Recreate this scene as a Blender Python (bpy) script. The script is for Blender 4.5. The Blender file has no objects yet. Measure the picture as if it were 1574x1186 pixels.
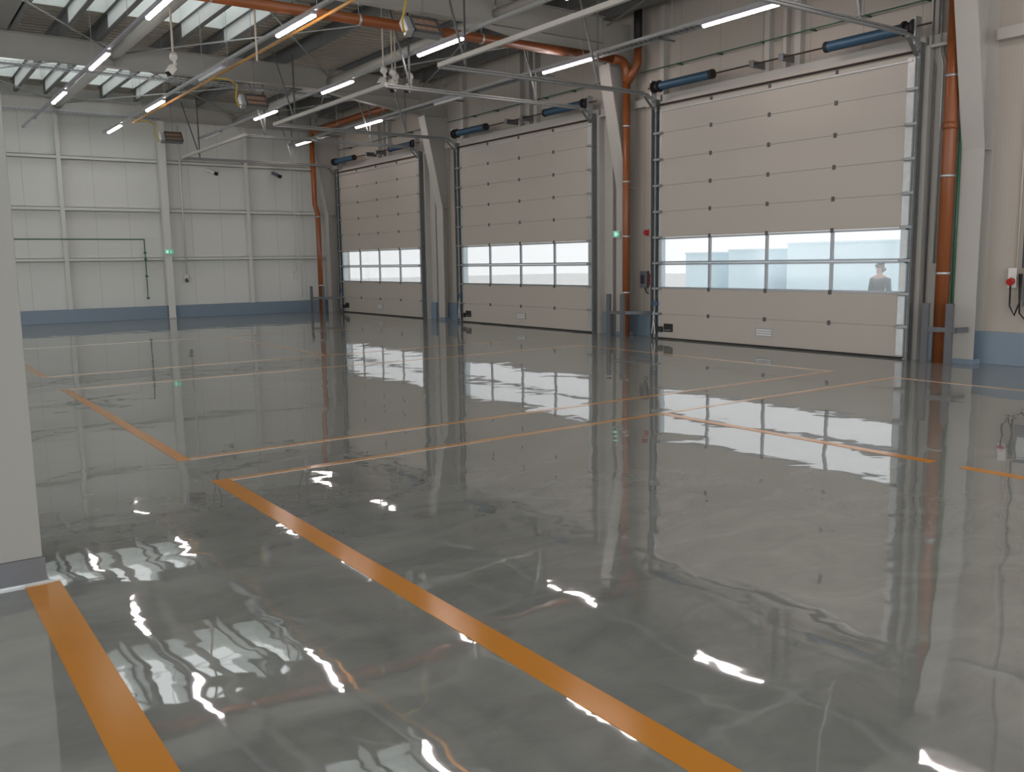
import bpy, math, random
from mathutils import Vector, Matrix
random.seed(7)
C = bpy.context.scene.collection
S = bpy.context.scene
# ------------------------------------------------------------------ camera
W_, H_, F_ = 1574., 1186., 1375.
yaw, pit, rol = .62009, .137925, -.014968
cy, sy, cp, sp, cr, sr = math.cos(yaw), math.sin(yaw), math.cos(pit), math.sin(pit), math.cos(rol), math.sin(rol)
fw = Vector((sy*cp, cy*cp, -sp)); rt = Vector((cy, -sy, 0)); up = rt.cross(fw)
rt2 = cr*rt + sr*up; up2 = -sr*rt + cr*up
cd = bpy.data.cameras.new('camera'); cam = bpy.data.objects.new('camera', cd); C.objects.link(cam)
m = Matrix.Identity(4)
for i in range(3):
    m[i][0] = rt2[i]; m[i][1] = up2[i]; m[i][2] = -fw[i]
m[0][3], m[1][3], m[2][3] = 0, 0, 1.57
cam.matrix_world = m
cd.sensor_fit = 'HORIZONTAL'; cd.sensor_width = 36; cd.lens = 36*F_/W_; cd.clip_end = 400; cd.clip_start = .05
S.camera = cam
# ------------------------------------------------------------------ world, light, exposure
w = bpy.data.worlds.new('overcast_sky'); S.world = w; w.use_nodes = True
nt = w.node_tree; nt.nodes.clear()
bg = nt.nodes.new('ShaderNodeBackground'); wo = nt.nodes.new('ShaderNodeOutputWorld')
bg.inputs[0].default_value = (.96, .98, 1.0, 1); bg.inputs[1].default_value = 3.0
nt.links.new(bg.outputs[0], wo.inputs[0])
S.view_settings.view_transform = 'Standard'; S.view_settings.look = 'None'
S.view_settings.gamma = 1; S.view_settings.use_curve_mapping = False
S.view_settings.exposure = 0.0
S.cycles.use_denoising = True
S.cycles.max_bounces = 10; S.cycles.diffuse_bounces = 5; S.cycles.transparent_max_bounces = 12
LAMP = 30.0
SKYPANE = .62
# ------------------------------------------------------------------ materials
def mat(name, col, rough=.5, metal=0., spec=.5, emit=None, es=0., coat=0.):
    m = bpy.data.materials.new(name); m.use_nodes = True
    b = m.node_tree.nodes['Principled BSDF']
    b.inputs['Base Color'].default_value = (*col, 1); b.inputs['Roughness'].default_value = rough
    b.inputs['Metallic'].default_value = metal; b.inputs['Specular IOR Level'].default_value = spec
    if coat: b.inputs['Coat Weight'].default_value = coat; b.inputs['Coat Roughness'].default_value = .05
    if emit: b.inputs['Emission Color'].default_value = (*emit, 1); b.inputs['Emission Strength'].default_value = es
    return m
def noisy(name, a, b_, scale=6., rough=.5, metal=0., detail=4., stretch=(1, 1, 1), spec=.5):
    m = mat(name, a, rough, metal, spec); n = m.node_tree; b = n.nodes['Principled BSDF']
    tc = n.nodes.new('ShaderNodeTexCoord'); mp = n.nodes.new('ShaderNodeMapping'); nz = n.nodes.new('ShaderNodeTexNoise')
    mp.inputs['Scale'].default_value = stretch
    nz.inputs['Scale'].default_value = scale; nz.inputs['Detail'].default_value = detail
    mx = n.nodes.new('ShaderNodeMix'); mx.data_type = 'RGBA'
    mx.inputs[6].default_value = (*a, 1); mx.inputs[7].default_value = (*b_, 1)
    n.links.new(tc.outputs['Object'], mp.inputs[0]); n.links.new(mp.outputs[0], nz.inputs['Vector'])
    n.links.new(nz.outputs['Fac'], mx.inputs[0]); n.links.new(mx.outputs[2], b.inputs['Base Color'])
    return m
def cladding(name, axis, period, phase, col):
    """sandwich panel wall: a dark joint every `period` metres and fine ribs, seams recessed"""
    m = mat(name, col, .55, 0, .3); n = m.node_tree; b = n.nodes['Principled BSDF']
    tc = n.nodes.new('ShaderNodeNewGeometry'); sx = n.nodes.new('ShaderNodeSeparateXYZ')
    n.links.new(tc.outputs['Position'], sx.inputs[0])
    def M(op, a, bb=None, c=None):
        q = n.nodes.new('ShaderNodeMath'); q.operation = op
        for i, v in enumerate((a, bb, c)):
            if v is None: continue
            if isinstance(v, (int, float)): q.inputs[i].default_value = v
            else: n.links.new(v, q.inputs[i])
        return q.outputs[0]
    u = M('ADD', sx.outputs[axis], 100*period - phase)
    f = M('FRACT', M('DIVIDE', u, period))
    joint = M('LESS_THAN', f, .012/period)
    rib = M('FRACT', M('DIVIDE', u, period/18))
    ribm = M('LESS_THAN', rib, .12)
    fac = M('MAXIMUM', M('MULTIPLY', joint, .42), M('MULTIPLY', ribm, .07))
    mx = n.nodes.new('ShaderNodeMix'); mx.data_type = 'RGBA'
    mx.inputs[6].default_value = (*col, 1); mx.inputs[7].default_value = (col[0]*.25, col[1]*.24, col[2]*.22, 1)
    n.links.new(fac, mx.inputs[0]); n.links.new(mx.outputs[2], b.inputs['Base Color'])
    bp = n.nodes.new('ShaderNodeBump'); bp.inputs['Strength'].default_value = .5; bp.inputs['Distance'].default_value = .004
    n.links.new(M('MULTIPLY', fac, -1.0), bp.inputs['Height']); n.links.new(bp.outputs[0], b.inputs['Normal'])
    return m
def floor_mat():
    m = mat('grey_epoxy', (.17, .173, .168), .02, 0, .5); n = m.node_tree; b = n.nodes['Principled BSDF']; b.inputs['IOR'].default_value = 3.3; b.inputs['Coat Weight'].default_value = .22; b.inputs['Coat Roughness'].default_value = .25; b.inputs['Coat IOR'].default_value = 1.55
    g = n.nodes.new('ShaderNodeNewGeometry')
    def NZ(scale, detail, dist=0., st=(1, 1, 1), rg=.5):
        mp = n.nodes.new('ShaderNodeMapping'); mp.inputs['Scale'].default_value = st
        q = n.nodes.new('ShaderNodeTexNoise'); q.inputs['Scale'].default_value = scale; q.inputs['Detail'].default_value = detail
        q.inputs['Distortion'].default_value = dist; q.inputs['Roughness'].default_value = rg
        n.links.new(g.outputs['Position'], mp.inputs[0]); n.links.new(mp.outputs[0], q.inputs['Vector']); return q.outputs['Fac']
    r = n.nodes.new('ShaderNodeValToRGB'); e = r.color_ramp.elements
    e[0].position = .3; e[0].color = (.18, .192, .181, 1); e[1].position = .72; e[1].color = (.265, .28, .26, 1)
    n.links.new(NZ(1.6, 8, 1.2, (1, 1.8, 1), .62), r.inputs[0])
    n.links.new(r.outputs[0], b.inputs['Base Color'])
    b1 = n.nodes.new('ShaderNodeBump'); b1.inputs['Strength'].default_value = 1.; b1.inputs['Distance'].default_value = FLOOR_WAVE
    n.links.new(NZ(1.15, 1.5, .6), b1.inputs['Height'])
    b2 = n.nodes.new('ShaderNodeBump'); b2.inputs['Strength'].default_value = 1.; b2.inputs['Distance'].default_value = FLOOR_FINE
    n.links.new(NZ(6., 1.0, .4), b2.inputs['Height']); n.links.new(b1.outputs[0], b2.inputs['Normal'])
    n.links.new(b2.outputs[0], b.inputs['Normal'])
    return m
FLOOR_WAVE, FLOOR_FINE = .0052, .0004
def glass(name, tint, gloss=.12):
    m = bpy.data.materials.new(name); m.use_nodes = True; n = m.node_tree; n.nodes.clear()
    o = n.nodes.new('ShaderNodeOutputMaterial'); t0 = n.nodes.new('ShaderNodeBsdfTransparent'); t0.inputs[0].default_value = (*tint, 1)
    tl_ = n.nodes.new('ShaderNodeBsdfTranslucent'); tl_.inputs[0].default_value = (.6, .62, .62, 1)
    t = n.nodes.new('ShaderNodeMixShader'); t.inputs[0].default_value = .14; n.links.new(t0.outputs[0], t.inputs[1]); n.links.new(tl_.outputs[0], t.inputs[2])
    gl = n.nodes.new('ShaderNodeBsdfGlossy'); gl.inputs['Roughness'].default_value = .08; gl.inputs[0].default_value = (.9, .9, .9, 1)
    fr = n.nodes.new('ShaderNodeLayerWeight'); fr.inputs[0].default_value = .12
    mx = n.nodes.new('ShaderNodeMixShader')
    n.links.new(fr.outputs[1], mx.inputs[0]); n.links.new(t.outputs[0], mx.inputs[1]); n.links.new(gl.outputs[0], mx.inputs[2])
    n.links.new(mx.outputs[0], o.inputs[0]); return m
def milky(name, tint):
    m = bpy.data.materials.new(name); m.use_nodes = True; n = m.node_tree; n.nodes.clear()
    o = n.nodes.new('ShaderNodeOutputMaterial'); t = n.nodes.new('ShaderNodeBsdfTransparent'); t.inputs[0].default_value = (*tint, 1)
    d = n.nodes.new('ShaderNodeBsdfTranslucent'); d.inputs[0].default_value = (*[c*.62 for c in tint], 1)
    mx = n.nodes.new('ShaderNodeMixShader'); mx.inputs[0].default_value = .45
    n.links.new(t.outputs[0], mx.inputs[1]); n.links.new(d.outputs[0], mx.inputs[2]); n.links.new(mx.outputs[0], o.inputs[0]); return m
M = {
 'clad_r': cladding('wall_panel_cream', 1, .98, 10.68, (.44, .40, .35)),
 'clad_b': cladding('wall_panel_pale', 0, .92, 5.65, (.68, .69, .65)),
 'steel': noisy('painted_steel_grey', (.41, .395, .365), (.45, .435, .40), 2., .45),
 'steel_dk': noisy('galvanised_purlin', (.16, .165, .162), (.215, .22, .215), 3., .5, .25),
 'deck': noisy('galvanised_deck', (.46, .42, .35), (.56, .52, .45), 2., .55, .0, stretch=(.4, 3, 1)),
 'galv': noisy('galvanised_steel', (.42, .44, .44), (.58, .6, .6), 12., .38, .7),
 'galv_mid': noisy('worn_galvanised_track', (.26, .27, .27), (.36, .375, .375), 12., .42, .6),
 'galv_dk': noisy('dull_track_steel', (.13, .14, .14), (.24, .25, .25), 10., .42, .6),
 'girt': mat('girt_paint', (.62, .625, .59), .5),
 'plinth': noisy('blue_grey_plinth', (.165, .225, .285), (.19, .25, .31), 3., .35),
 'door': noisy('door_panel_cream', (.44, .405, .355), (.46, .425, .375), 1.2, .45),
 'alu': mat('door_frame_aluminium', (.33, .35, .37), .35, .5),
 'hinge': mat('grey_hinge_cover', (.09, .085, .085), .5),
 'black': mat('black_rubber', (.012, .011, .010), .6),
 'redblk': mat('brown_seal_rod', (.03, .016, .012), .5),
 'spring': noisy('blue_spring_steel', (.035, .085, .145), (.05, .11, .18), 20., .4, .2),
 'orange': noisy('orange_drain_pipe', (.215, .066, .019), (.26, .08, .023), 2., .35),
 'gas': mat('yellow_gas_pipe', (.66, .30, .035), .4),
 'hose': mat('yellow_gas_hose', (.55, .38, .05), .5),
 'green': mat('green_conduit', (.022, .11, .055), .45),
 'post': noisy('dark_grey_guard', (.10, .105, .115), (.13, .135, .145), 4., .5),
 'stripe': noisy('orange_floor_paint', (.52, .20, .018), (.58, .235, .024), 3., .16, 0, 6., spec=.35),
 'stripe_glare': noisy('orange_floor_paint_glare', (.48, .22, .035), (.54, .26, .05), 3., .12, 0, 6., spec=.5),  # same orange paint, window glare put into its colour and coat
 'white': mat('white_plastic', (.68, .66, .62), .4),
 'lampoff': mat('unlit_diffuser', (.62, .64, .64), .3),
 'lamp': mat('lit_diffuser', (.9, .9, .9), .4, emit=(1.0, .86, .83), es=LAMP),
 'housing': mat('lamp_housing', (.33, .32, .36), .4),
 'lift': mat('cream_pipe', (.62, .54, .45), .45),
 'plaque': noisy('ceramic_plaque', (.20, .12, .085), (.30, .19, .13), 40., .7),
 'ebox': mat('grey_control_box', (.10, .11, .13), .4),
 'red': mat('red_plastic', (.42, .02, .02), .35),
 'white_lit': mat('exit_sign_face', (.45, .75, .62), .4, emit=(.55, 1., .8), es=.55),
 'sign_green': mat('green_sign_face', (.10, .42, .28), .4, emit=(.15, .6, .4), es=.35),
 'pane': glass('door_pane', (.65, .65, .65)),
 'skypane': milky('skylight_pane', (SKYPANE*.96, SKYPANE, SKYPANE*.98)),
 'upstand': mat('white_upstand', (.72, .74, .72), .6),
 'concrete': noisy('pale_concrete', (.58, .575, .56), (.66, .655, .64), 1.5, .8),
 'facade': noisy('pale_blue_facade', (.58, .76, .84), (.64, .80, .87), .4, .8),
 'camblk': mat('dark_lens', (.01, .01, .012), .2),
 'skin': mat('skin', (.45, .27, .2), .5), 'cloth': mat('dark_blue_cloth', (.05, .08, .11), .8),
 'soffit': mat('pale_soffit', (.26, .255, .235), .6),
}
M['floor'] = floor_mat()
for k_, i_ in (('stripe', 1.6), ('stripe_glare', 2.5)): M[k_].node_tree.nodes['Principled BSDF'].inputs['IOR'].default_value = i_
M['stripe_glare'].node_tree.nodes['Principled BSDF'].inputs['Roughness'].default_value = .08
M['stripe_glare'].node_tree.nodes['Principled BSDF'].inputs['Coat Weight'].default_value = .8; M['stripe_glare'].node_tree.nodes['Principled BSDF'].inputs['Coat Roughness'].default_value = .32
# ------------------------------------------------------------------ helpers
class MB:
    def __init__(s): s.v = []; s.f = []
    def poly(s, pts, faces):
        o = len(s.v); s.v += [Vector(p) for p in pts]; s.f += [tuple(i+o for i in f) for f in faces]; return s
    def box(s, x0, x1, y0, y1, z0, z1):
        x0, x1 = sorted((x0, x1)); y0, y1 = sorted((y0, y1)); z0, z1 = sorted((z0, z1))
        return s.poly([(x0,y0,z0),(x1,y0,z0),(x1,y1,z0),(x0,y1,z0),(x0,y0,z1),(x1,y0,z1),(x1,y1,z1),(x0,y1,z1)],
            [(0,3,2,1),(4,5,6,7),(0,1,5,4),(1,2,6,5),(2,3,7,6),(3,0,4,7)])
    def bar(s, a, b, w, h, upv=(0,0,1)):
        """rectangular bar from a to b, w across, h along the up side"""
        a = Vector(a); b = Vector(b); d = (b-a).normalized(); u = Vector(upv)
        if abs(d.dot(u)) > .99: u = Vector((0,1,0))
        r = d.cross(u).normalized(); u = r.cross(d).normalized(); pts = []
        for c in (a, b):
            for i, j in ((-1,-1),(1,-1),(1,1),(-1,1)): pts.append(c + r*(i*w/2) + u*(j*h/2))
        return s.poly(pts, [(0,1,2,3),(4,7,6,5),(0,4,5,1),(1,5,6,2),(2,6,7,3),(3,7,4,0)])
    def tube(s, path, r, n=10, cap=True):
        P = [Vector(p) for p in path]; rs = r if isinstance(r, (list, tuple)) else [r]*len(P); rings = []
        prev = None
        for i, p in enumerate(P):
            d = (P[min(i+1, len(P)-1)] - P[max(i-1, 0)]).normalized()
            if prev is None:
                u = Vector((0,0,1)) if abs(d.z) < .9 else Vector((1,0,0))
            else: u = prev
            a = (u - d*u.dot(d)).normalized(); prev = a; b = d.cross(a)
            o = len(s.v)
            for k in range(n):
                t = 2*math.pi*k/n; s.v.append(p + (a*math.cos(t) + b*math.sin(t))*rs[i])
            rings.append(o)
        for o, q in zip(rings, rings[1:]):
            for k in range(n): s.f.append((o+k, o+(k+1)%n, q+(k+1)%n, q+k))
        if cap:
            s.f.append(tuple(rings[0]+k for k in reversed(range(n)))); s.f.append(tuple(rings[-1]+k for k in range(n)))
        return s
    def extrude(s, prof, axis, a, b):
        """closed 2-D profile extruded along an axis (0,1,2)"""
        n = len(prof); pts = []
        for t in (a, b):
            for p, q in prof:
                c = [p, q]; c.insert(axis, t); pts.append(c)
        f = [tuple(range(n)), tuple(reversed(range(n, 2*n)))] + [(i, i+n, (i+1)%n+n, (i+1)%n) for i in range(n)]
        return s.poly(pts, f)
    def build(s, name, m, parent=None, bevel=0., smooth=False, **k):
        if parent is None:
            lo = [min(v[i] for v in s.v) for i in range(3)]; hi = [max(v[i] for v in s.v) for i in range(3)]
            org = Vector(((lo[0]+hi[0])/2, (lo[1]+hi[1])/2, lo[2]))
        else: org = Vector(parent['org'])
        me = bpy.data.meshes.new(name); me.from_pydata([v-org for v in s.v], [], s.f); me.materials.append(M[m]); me.update()
        import bmesh
        bm = bmesh.new(); bm.from_mesh(me); bmesh.ops.recalc_face_normals(bm, faces=bm.faces); bm.to_mesh(me); bm.free()
        o = bpy.data.objects.new(name, me); C.objects.link(o)
        if smooth:
            for p in me.polygons: p.use_smooth = len(p.vertices) == 4
        if bevel:
            md = o.modifiers.new('bevel', 'BEVEL'); md.width = bevel; md.segments = 2; md.limit_method = 'ANGLE'
        if parent is None: o.location = org
        else: o.parent = parent
        o['org'] = tuple(org)
        tag(o, **k); return o
def tag(o, label=None, cat=None, group=None, kind=None):
    if label: o['label'] = label
    if cat: o['category'] = cat
    if group: o['group'] = group
    if kind: o['kind'] = kind
def empty(name, loc, **k):
    o = bpy.data.objects.new(name, None); C.objects.link(o); o.location = loc; o['org'] = tuple(loc); o.empty_display_size = .1
    tag(o, **k); return o
ORD = ['', 'first', 'second', 'third', 'fourth', 'fifth', 'sixth', 'seventh', 'eighth', 'ninth', 'tenth', 'eleventh', 'twelfth', 'thirteenth', 'fourteenth', 'fifteenth', 'sixteenth', 'seventeenth', 'eighteenth', 'nineteenth', 'twentieth']
# ------------------------------------------------------------------ dimensions
XC = 13.15      # inner face of door wall cladding
YB = 28.85      # inner face of back wall cladding
XL, YR, ZD = -9.0, -7.0, 6.65
DX = 12.85      # plane of the door leaves
DOORS = [(7.64, 12.88), (14.92, 20.16), (22.25, 27.5)]
FR = [-.55, 6.75, 14.05, 21.35]          # portal frames
HOLE = [(a-.45, b+.45) for a, b in DOORS]
# ------------------------------------------------------------------ the setting
MB().box(XL, XC+.3, YR, YB+.2, -.3, 0).build('floor', 'floor', kind='structure', label='glossy grey epoxy floor with soft mottling')
MB().box(XC+.31, 90, -60, 110, -.5, -.35).build('ground', 'concrete', kind='structure', label='pale concrete yard outside the doors')
MB().box(XL, XC+.3, -40, YR-.01, -.35, -.05).build('ground', 'concrete', kind='structure', label='pale concrete apron behind the hall')
wb = MB(); ys = YR
for a, b in HOLE:
    wb.box(XC, XC+.16, ys, a, 0, 7.1); wb.box(XC, XC+.16, a, b, 4.56, 7.1); ys = b
wb.box(XC, XC+.16, ys, YB+.2, 0, 7.1)
wb.build('wall_right', 'clad_r', kind='structure', label='cream panel wall with three large sectional doors')
MB().box(XL-.2, XC+.16, YB, YB+.16, 0, 7.1).build('wall_back', 'clad_b', kind='structure', label='pale grey panel wall at the far end')
wl = MB(); wl.box(XL-.16, XL, YR, YB, 0, .6).box(XL-.16, XL, YR, YB, 3.6, 7.1)  # gap left open in this unseen wall to let in more daylight
for yy in (-7, 0, 7, 14, 21, 28.35): wl.box(XL-.16, XL, yy, yy+.5, .6, 3.6)
wl.build('wall_left', 'clad_b', kind='structure', label='pale panel wall on the unseen left side with an open strip added for daylight')
# plinths (concrete upstand painted blue grey)
pb = MB(); ys = YR
for a, b in HOLE: pb.box(12.96, 13.019, a-.03, a+.24, 0, .47).box(12.96, 13.019, b-.24, b+.03, 0, .47); pb.box(XC-.06, XC-.001, ys, a-.03, 0, .47); ys = b+.03
pb.box(XC-.06, XC-.001, ys, YB-.26, 0, .47)
pb.build('baseboard_right', 'plinth', kind='structure', bevel=.006)
MB().box(XL, XC-.001, YB-.25, YB-.001, 0, .385).build('baseboard_back', 'plinth', kind='structure', bevel=.006)
# girts and mullions of the back wall
tn = [0]
def trim(mb, m='girt', label=None):
    tn[0] += 1; return mb.build('trim_%d' % tn[0], m, kind='structure', label=label)
YG = YB-.2
for z0, z1 in ((1.76, 1.86), (3.21, 3.32), (4.66, 4.76)):
    for x0, x1 in ((XL, 4.69), (4.80, 7.44), (7.66, 10.10), (10.21, 12.85)):
        trim(MB().box(x0, x1, YG, YB-.001, z0, z0+.012).box(x0, x1, YG, YG+.012, z0, z1).box(x0, x1, YG, YB-.001, z1-.012, z1), label='pale horizontal wall rail')
for x in (-4.2, 4.745, 10.155): trim(MB().box(x-.05, x+.06, YG-.01, YB-.001, .386, 6.3), label='pale upright wall rail')
# girts and posts of the door wall
for y0, y1 in ((6.93, 7.54), (13.05, 13.88), (14.22, 14.82), (20.3, 21.18), (21.52, 22.14), (27.66, 28.4)):
    trim(MB().box(XC-.145, XC-.001, y0, y1, 4.61, 4.76), 'steel', 'cream rail on the door wall')
trim(MB().box(XC-.16, XC-.001, YR, 6.55, 4.5, 4.66), 'steel', 'cream rail beside the right column')
for a, b in DOORS:
    trim(MB().box(XC-.16, XC-.001, a-.05, b+.1, 4.61, 4.76), 'steel', 'cream lintel above the door')
    for y in (b+.16, a-.16): trim(MB().box(XC-.13, XC-.001, y-.06, y+.06, 4.77, 6.45), 'steel', 'cream post above the door edge')
    c = (a+b)/2
    for y, wd in ((c+.25, .05), (c-.12, .035), (c-.38, .06)): trim(MB().box(XC-.12, XC-.001, y-wd, y+wd, 4.76, 6.45), 'steel', 'cream post above the door')
# ------------------------------------------------------------------ portal frames
def ibeam_x(mb, x0, x1, yc, z0, z1, fw_=.19, tf=.014, tw=.01):
    mb.box(x0, x1, yc-fw_/2, yc+fw_/2, z1-tf, z1); mb.box(x0, x1, yc-fw_/2, yc+fw_/2, z0, z0+tf); mb.box(x0, x1, yc-tw/2, yc+tw/2, z0, z1)
FN = {-.55: 'behind the camera', 6.75: 'right of the nearest door', 14.05: 'between the nearest and middle doors', 21.35: 'between the middle and far doors'}
for yc in FR:
    t = empty('steel_column', (12.95, yc, 0), label='cream tapered steel column standing ' + FN[yc], cat='column', group='tapered columns along the door wall')
    h = .16
    fl = MB().extrude([(12.90, 0), (12.915, 0), (12.915, 3.05), (12.44, 5.46), (12.40, 5.46), (12.90, 3.05)], 1, yc-h, yc+h)
    fl.build('front_flange', 'steel', t)
    MB().box(XC-.02, XC-.004, yc-h, yc+h, 0, 6.3).build('rear_flange', 'steel', t)
    wbm = MB().extrude([(12.915, 0), (XC-.02, 0), (XC-.02, 6.3), (12.40, 6.3), (12.43, 5.46), (12.915, 3.05)], 1, yc-.006, yc+.006)
    wbm.build('web', 'steel', t)
    MB().box(12.915, XC-.02, yc-h+.01, yc+h-.01, 3.04, 3.055).build('stiffener', 'steel', t)
    MB().box(12.45, XC-.02, yc-h+.01, yc+h-.01, 5.45, 5.465).build('stiffener', 'steel', t)
    MB().box(12.892, XC-.02, yc-h-.005, yc+h+.005, 0, .07).build('base_plate', 'plinth', t)
    r = empty('roof_beam', (2, yc, 5.85), label='deep grey roof beam reaching the column ' + FN[yc], cat='beam', group='main roof beams')
    mb = MB(); ibeam_x(mb, XL, 12.38, yc, 5.85, 6.35); mb.build('beam', 'steel', r)
    MB().extrude([(9.4, 5.85), (12.38, 5.45), (12.38, 5.85)], 1, yc-.006, yc+.006).build('haunch_web', 'steel', r)
    MB().extrude([(9.4, 5.85), (9.4, 5.835), (12.38, 5.435), (12.38, 5.45)], 1, yc-.095, yc+.095).build('haunch_flange', 'steel', r)
    st = MB()
    for x in (-4.9, 0, 4.8, 9.75): st.box(x-.006, x+.006, yc-.09, yc+.09, 5.865, 6.335)
    st.build('stiffener', 'steel', r)
# corner frame
t = empty('steel_column', (12.9, 28.2, 0), label='cream tapered corner column left of the far door', cat='column', group='tapered columns along the door wall')
MB().extrude([(12.62, 0), (12.64, 0), (12.64, 3.2), (12.25, 5.4), (12.22, 5.4), (12.62, 3.2)], 1, 28.0, 28.3).build('front_flange', 'steel', t)
MB().extrude([(12.64, 0), (XC-.02, 0), (XC-.02, 6.3), (12.22, 6.3), (12.25, 5.4), (12.64, 3.2)], 1, 28.144, 28.156).build('web', 'steel', t)
MB().box(12.645, XC-.02, 28.01, 28.29, 3.19, 3.21).build('stiffener', 'steel', t)
r = empty('roof_beam', (2, 28.35, 5.85), label='grey roof beam running along the back wall', cat='beam', group='main roof beams')
mb = MB(); ibeam_x(mb, XL, 12.25, 28.32, 5.88, 6.3); mb.build('beam', 'steel', r)
# columns of the back wall
t = empty('steel_column', (7.55, 28.5, 0), label='pale grey steel column on the back wall carrying a green exit sign', cat='column')
MB().box(7.45, 7.65, 28.44, 28.455, 0, 5.88).build('front_flange', 'girt', t)
MB().box(7.545, 7.555, 28.455, 28.6, 0, 5.88).build('web', 'girt', t)
MB().box(7.45, 7.65, 28.6, 28.615, .39, 5.88).build('rear_flange', 'girt', t)
MB().box(7.44, 7.66, 28.43, 28.6, 0, .04).build('base_plate', 'steel', t)
# near left column
t = empty('clad_column', (.1, 5.2, 0), label='wide pale column with a dark plinth at the left edge, an orange stripe starting at its foot', cat='column')
MB().box(-.5, .595, 4.94, 5.5, .13, 6.1).build('shaft', 'soffit', t, bevel=.004)
MB().box(-.51, .605, 4.93, 5.51, .012, .13).build('plinth', 'post', t)
MB().box(-.52, .615, 4.915, 5.52, 0, .012).build('base_rail', 'galv', t)
# ------------------------------------------------------------------ purlins, tubes, roof
PX = [-8.2, -7.3, -6.4, -5.5, -4.2, -3.3, -2.4, -1.5, -.3, .6, 1.5, 2.81, 3.72, 4.45, 5.9, 6.8, 7.69, 8.59, 10.6, 11.5, 12.5]
BAY = [(-.55, 6.75, 'near'), (6.75, 14.05, 'middle'), (14.05, 21.35, 'next'), (21.35, 28.32, 'far')]
BN = {'near': 'in the bay over the camera', 'middle': 'in the bay over the nearest door', 'next': 'in the bay over the middle door', 'far': 'in the bay against the back wall'}
for a, b, n in BAY:
    for i, x in enumerate(reversed(PX)):
        if x < -1 and n != 'far' : continue
        if x < 1.5 and n != 'far' : continue
        if x < 1.5: continue
        q = MB().box(x-.0, x+.09, a+.01, b-.01, 6.35, 6.36).box(x-.0, x+.008, a+.01, b-.01, 6.36, 6.637).box(x-.07, x+.008, a+.01, b-.01, 6.637, 6.648)
        q.build('roof_purlin', 'steel_dk', label='dark steel roof purlin %s, %s from the door wall' % (BN[n], ORD[i+1]), cat='purlin', group='roof purlins')
for i, (x, z, r_, m_) in enumerate(((4.78, 6.1, .105, 'steel'), (9.78, 6.05, .085, 'steel'), (0, 6.1, .09, 'steel'))):
    for a, b, n in BAY:
        if i == 2 and n != 'far': continue
        if i == 2: continue
        MB().tube([(x, a+.01, z), (x, b-.01, z)], r_, 16).build('roof_tube', m_, smooth=True, label='%s round steel tube %s' % (['thick pale', 'slimmer grey'][i], BN[n]), cat='strut', group='round struts between the roof beams')
# bracing rods
for a, b, n in BAY:
    if n == 'near': continue
    for x0, x1, lab in ((.1, 4.7, 'on the left'), (4.86, 9.7, 'in the centre'), (9.86, 12.4, 'near the door wall')):
        for k, (p, q) in enumerate((((x0, a+.12), (x1, b-.12)), ((x1, a+.12), (x0, b-.12)))):
            zz = 6.18-.05*k
            mid = ((p[0]*.45+q[0]*.55), (p[1]*.45+q[1]*.55), zz)
            t = empty('bracing_rod', mid, label='roof bracing rod %s %s, slanting %s' % (lab, BN[n], ['right', 'left'][k]), cat='rod', group='diagonal bracing rods')
            MB().tube([(*p, zz), (*q, zz)], .016, 8).build('rod', 'galv', t, smooth=True)
            d = (Vector((*q, zz))-Vector((*p, zz))).normalized(); c = Vector(mid); s_ = d.cross(Vector((0,0,1)))
            MB().tube([c-d*.14, c-d*.08+s_*.04, c+d*.08+s_*.04, c+d*.14], .012, 6).tube([c-d*.14, c-d*.08-s_*.04, c+d*.08-s_*.04, c+d*.14], .012, 6).build('turnbuckle', 'galv', t, smooth=True)
# roof deck, corrugated, with skylight openings
SKY = [(2.98, 7.02, 24.6, 27.85), (2.98, 7.02, 17.1, 20.05), (2.98, 7.02, 9.8, 12.75), (2.98, 7.02, 2.4, 5.4)]
SKY_ADDED = [(-6, -1.4, 24.6, 27.85), (-6, -1.4, 17.1, 20.05), (-6, -1.4, 9.8, 12.75), (-6, -1.4, 2.4, 5.4)]  # skylights out of view, added to bring daylight down from above
def corr(x0, x1, y0, y1, mb, z=ZD, per=.25, h=.10):
    y0 += .028; y1 -= .028
    n = max(1, round((y1-y0)/per)); pr = []
    for i in range(n):
        y = y0 + i*(y1-y0)/n; d = (y1-y0)/n
        pr += [(y, 0), (y+d*.42, 0), (y+d*.5, h), (y+d*.92, h)]
    pr.append((y1, 0))
    pts = [(x0, y, z+dz) for y, dz in pr] + [(x1, y, z+dz) for y, dz in pr]; k = len(pr)
    mb.poly(pts, [(i, i+1, i+1+k, i+k) for i in range(k-1)])
    mb.box(x0, x1, y0, y1, z+.105, z+.16)
dk = MB(); yc_ = YR
for xa, xb in ((XL, -6.025), (-1.375, 2.955)): corr(xa, xb, YR, YB, dk)
corr(7.045, XC+.15, YR, YB, dk)
for x0, x1, y0, y1 in sorted(SKY, key=lambda q: q[2]): corr(x0, x1, yc_, y0, dk); yc_ = y1
corr(2.98, 7.02, yc_, YB, dk); yc_ = YR
for x0, x1, y0, y1 in sorted(SKY_ADDED, key=lambda q: q[2]): corr(x0, x1, yc_, y0, dk); yc_ = y1
corr(-6, -1.4, yc_, YB, dk)
dk.build('ceiling', 'deck', kind='structure', label='corrugated metal roof deck seen from below')
MB().box(.9, 2.76, YR, 21.2, 6.36, 6.6).build('trim_soffit', 'soffit', kind='structure', label='pale flat ceiling soffit over the left side')
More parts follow.
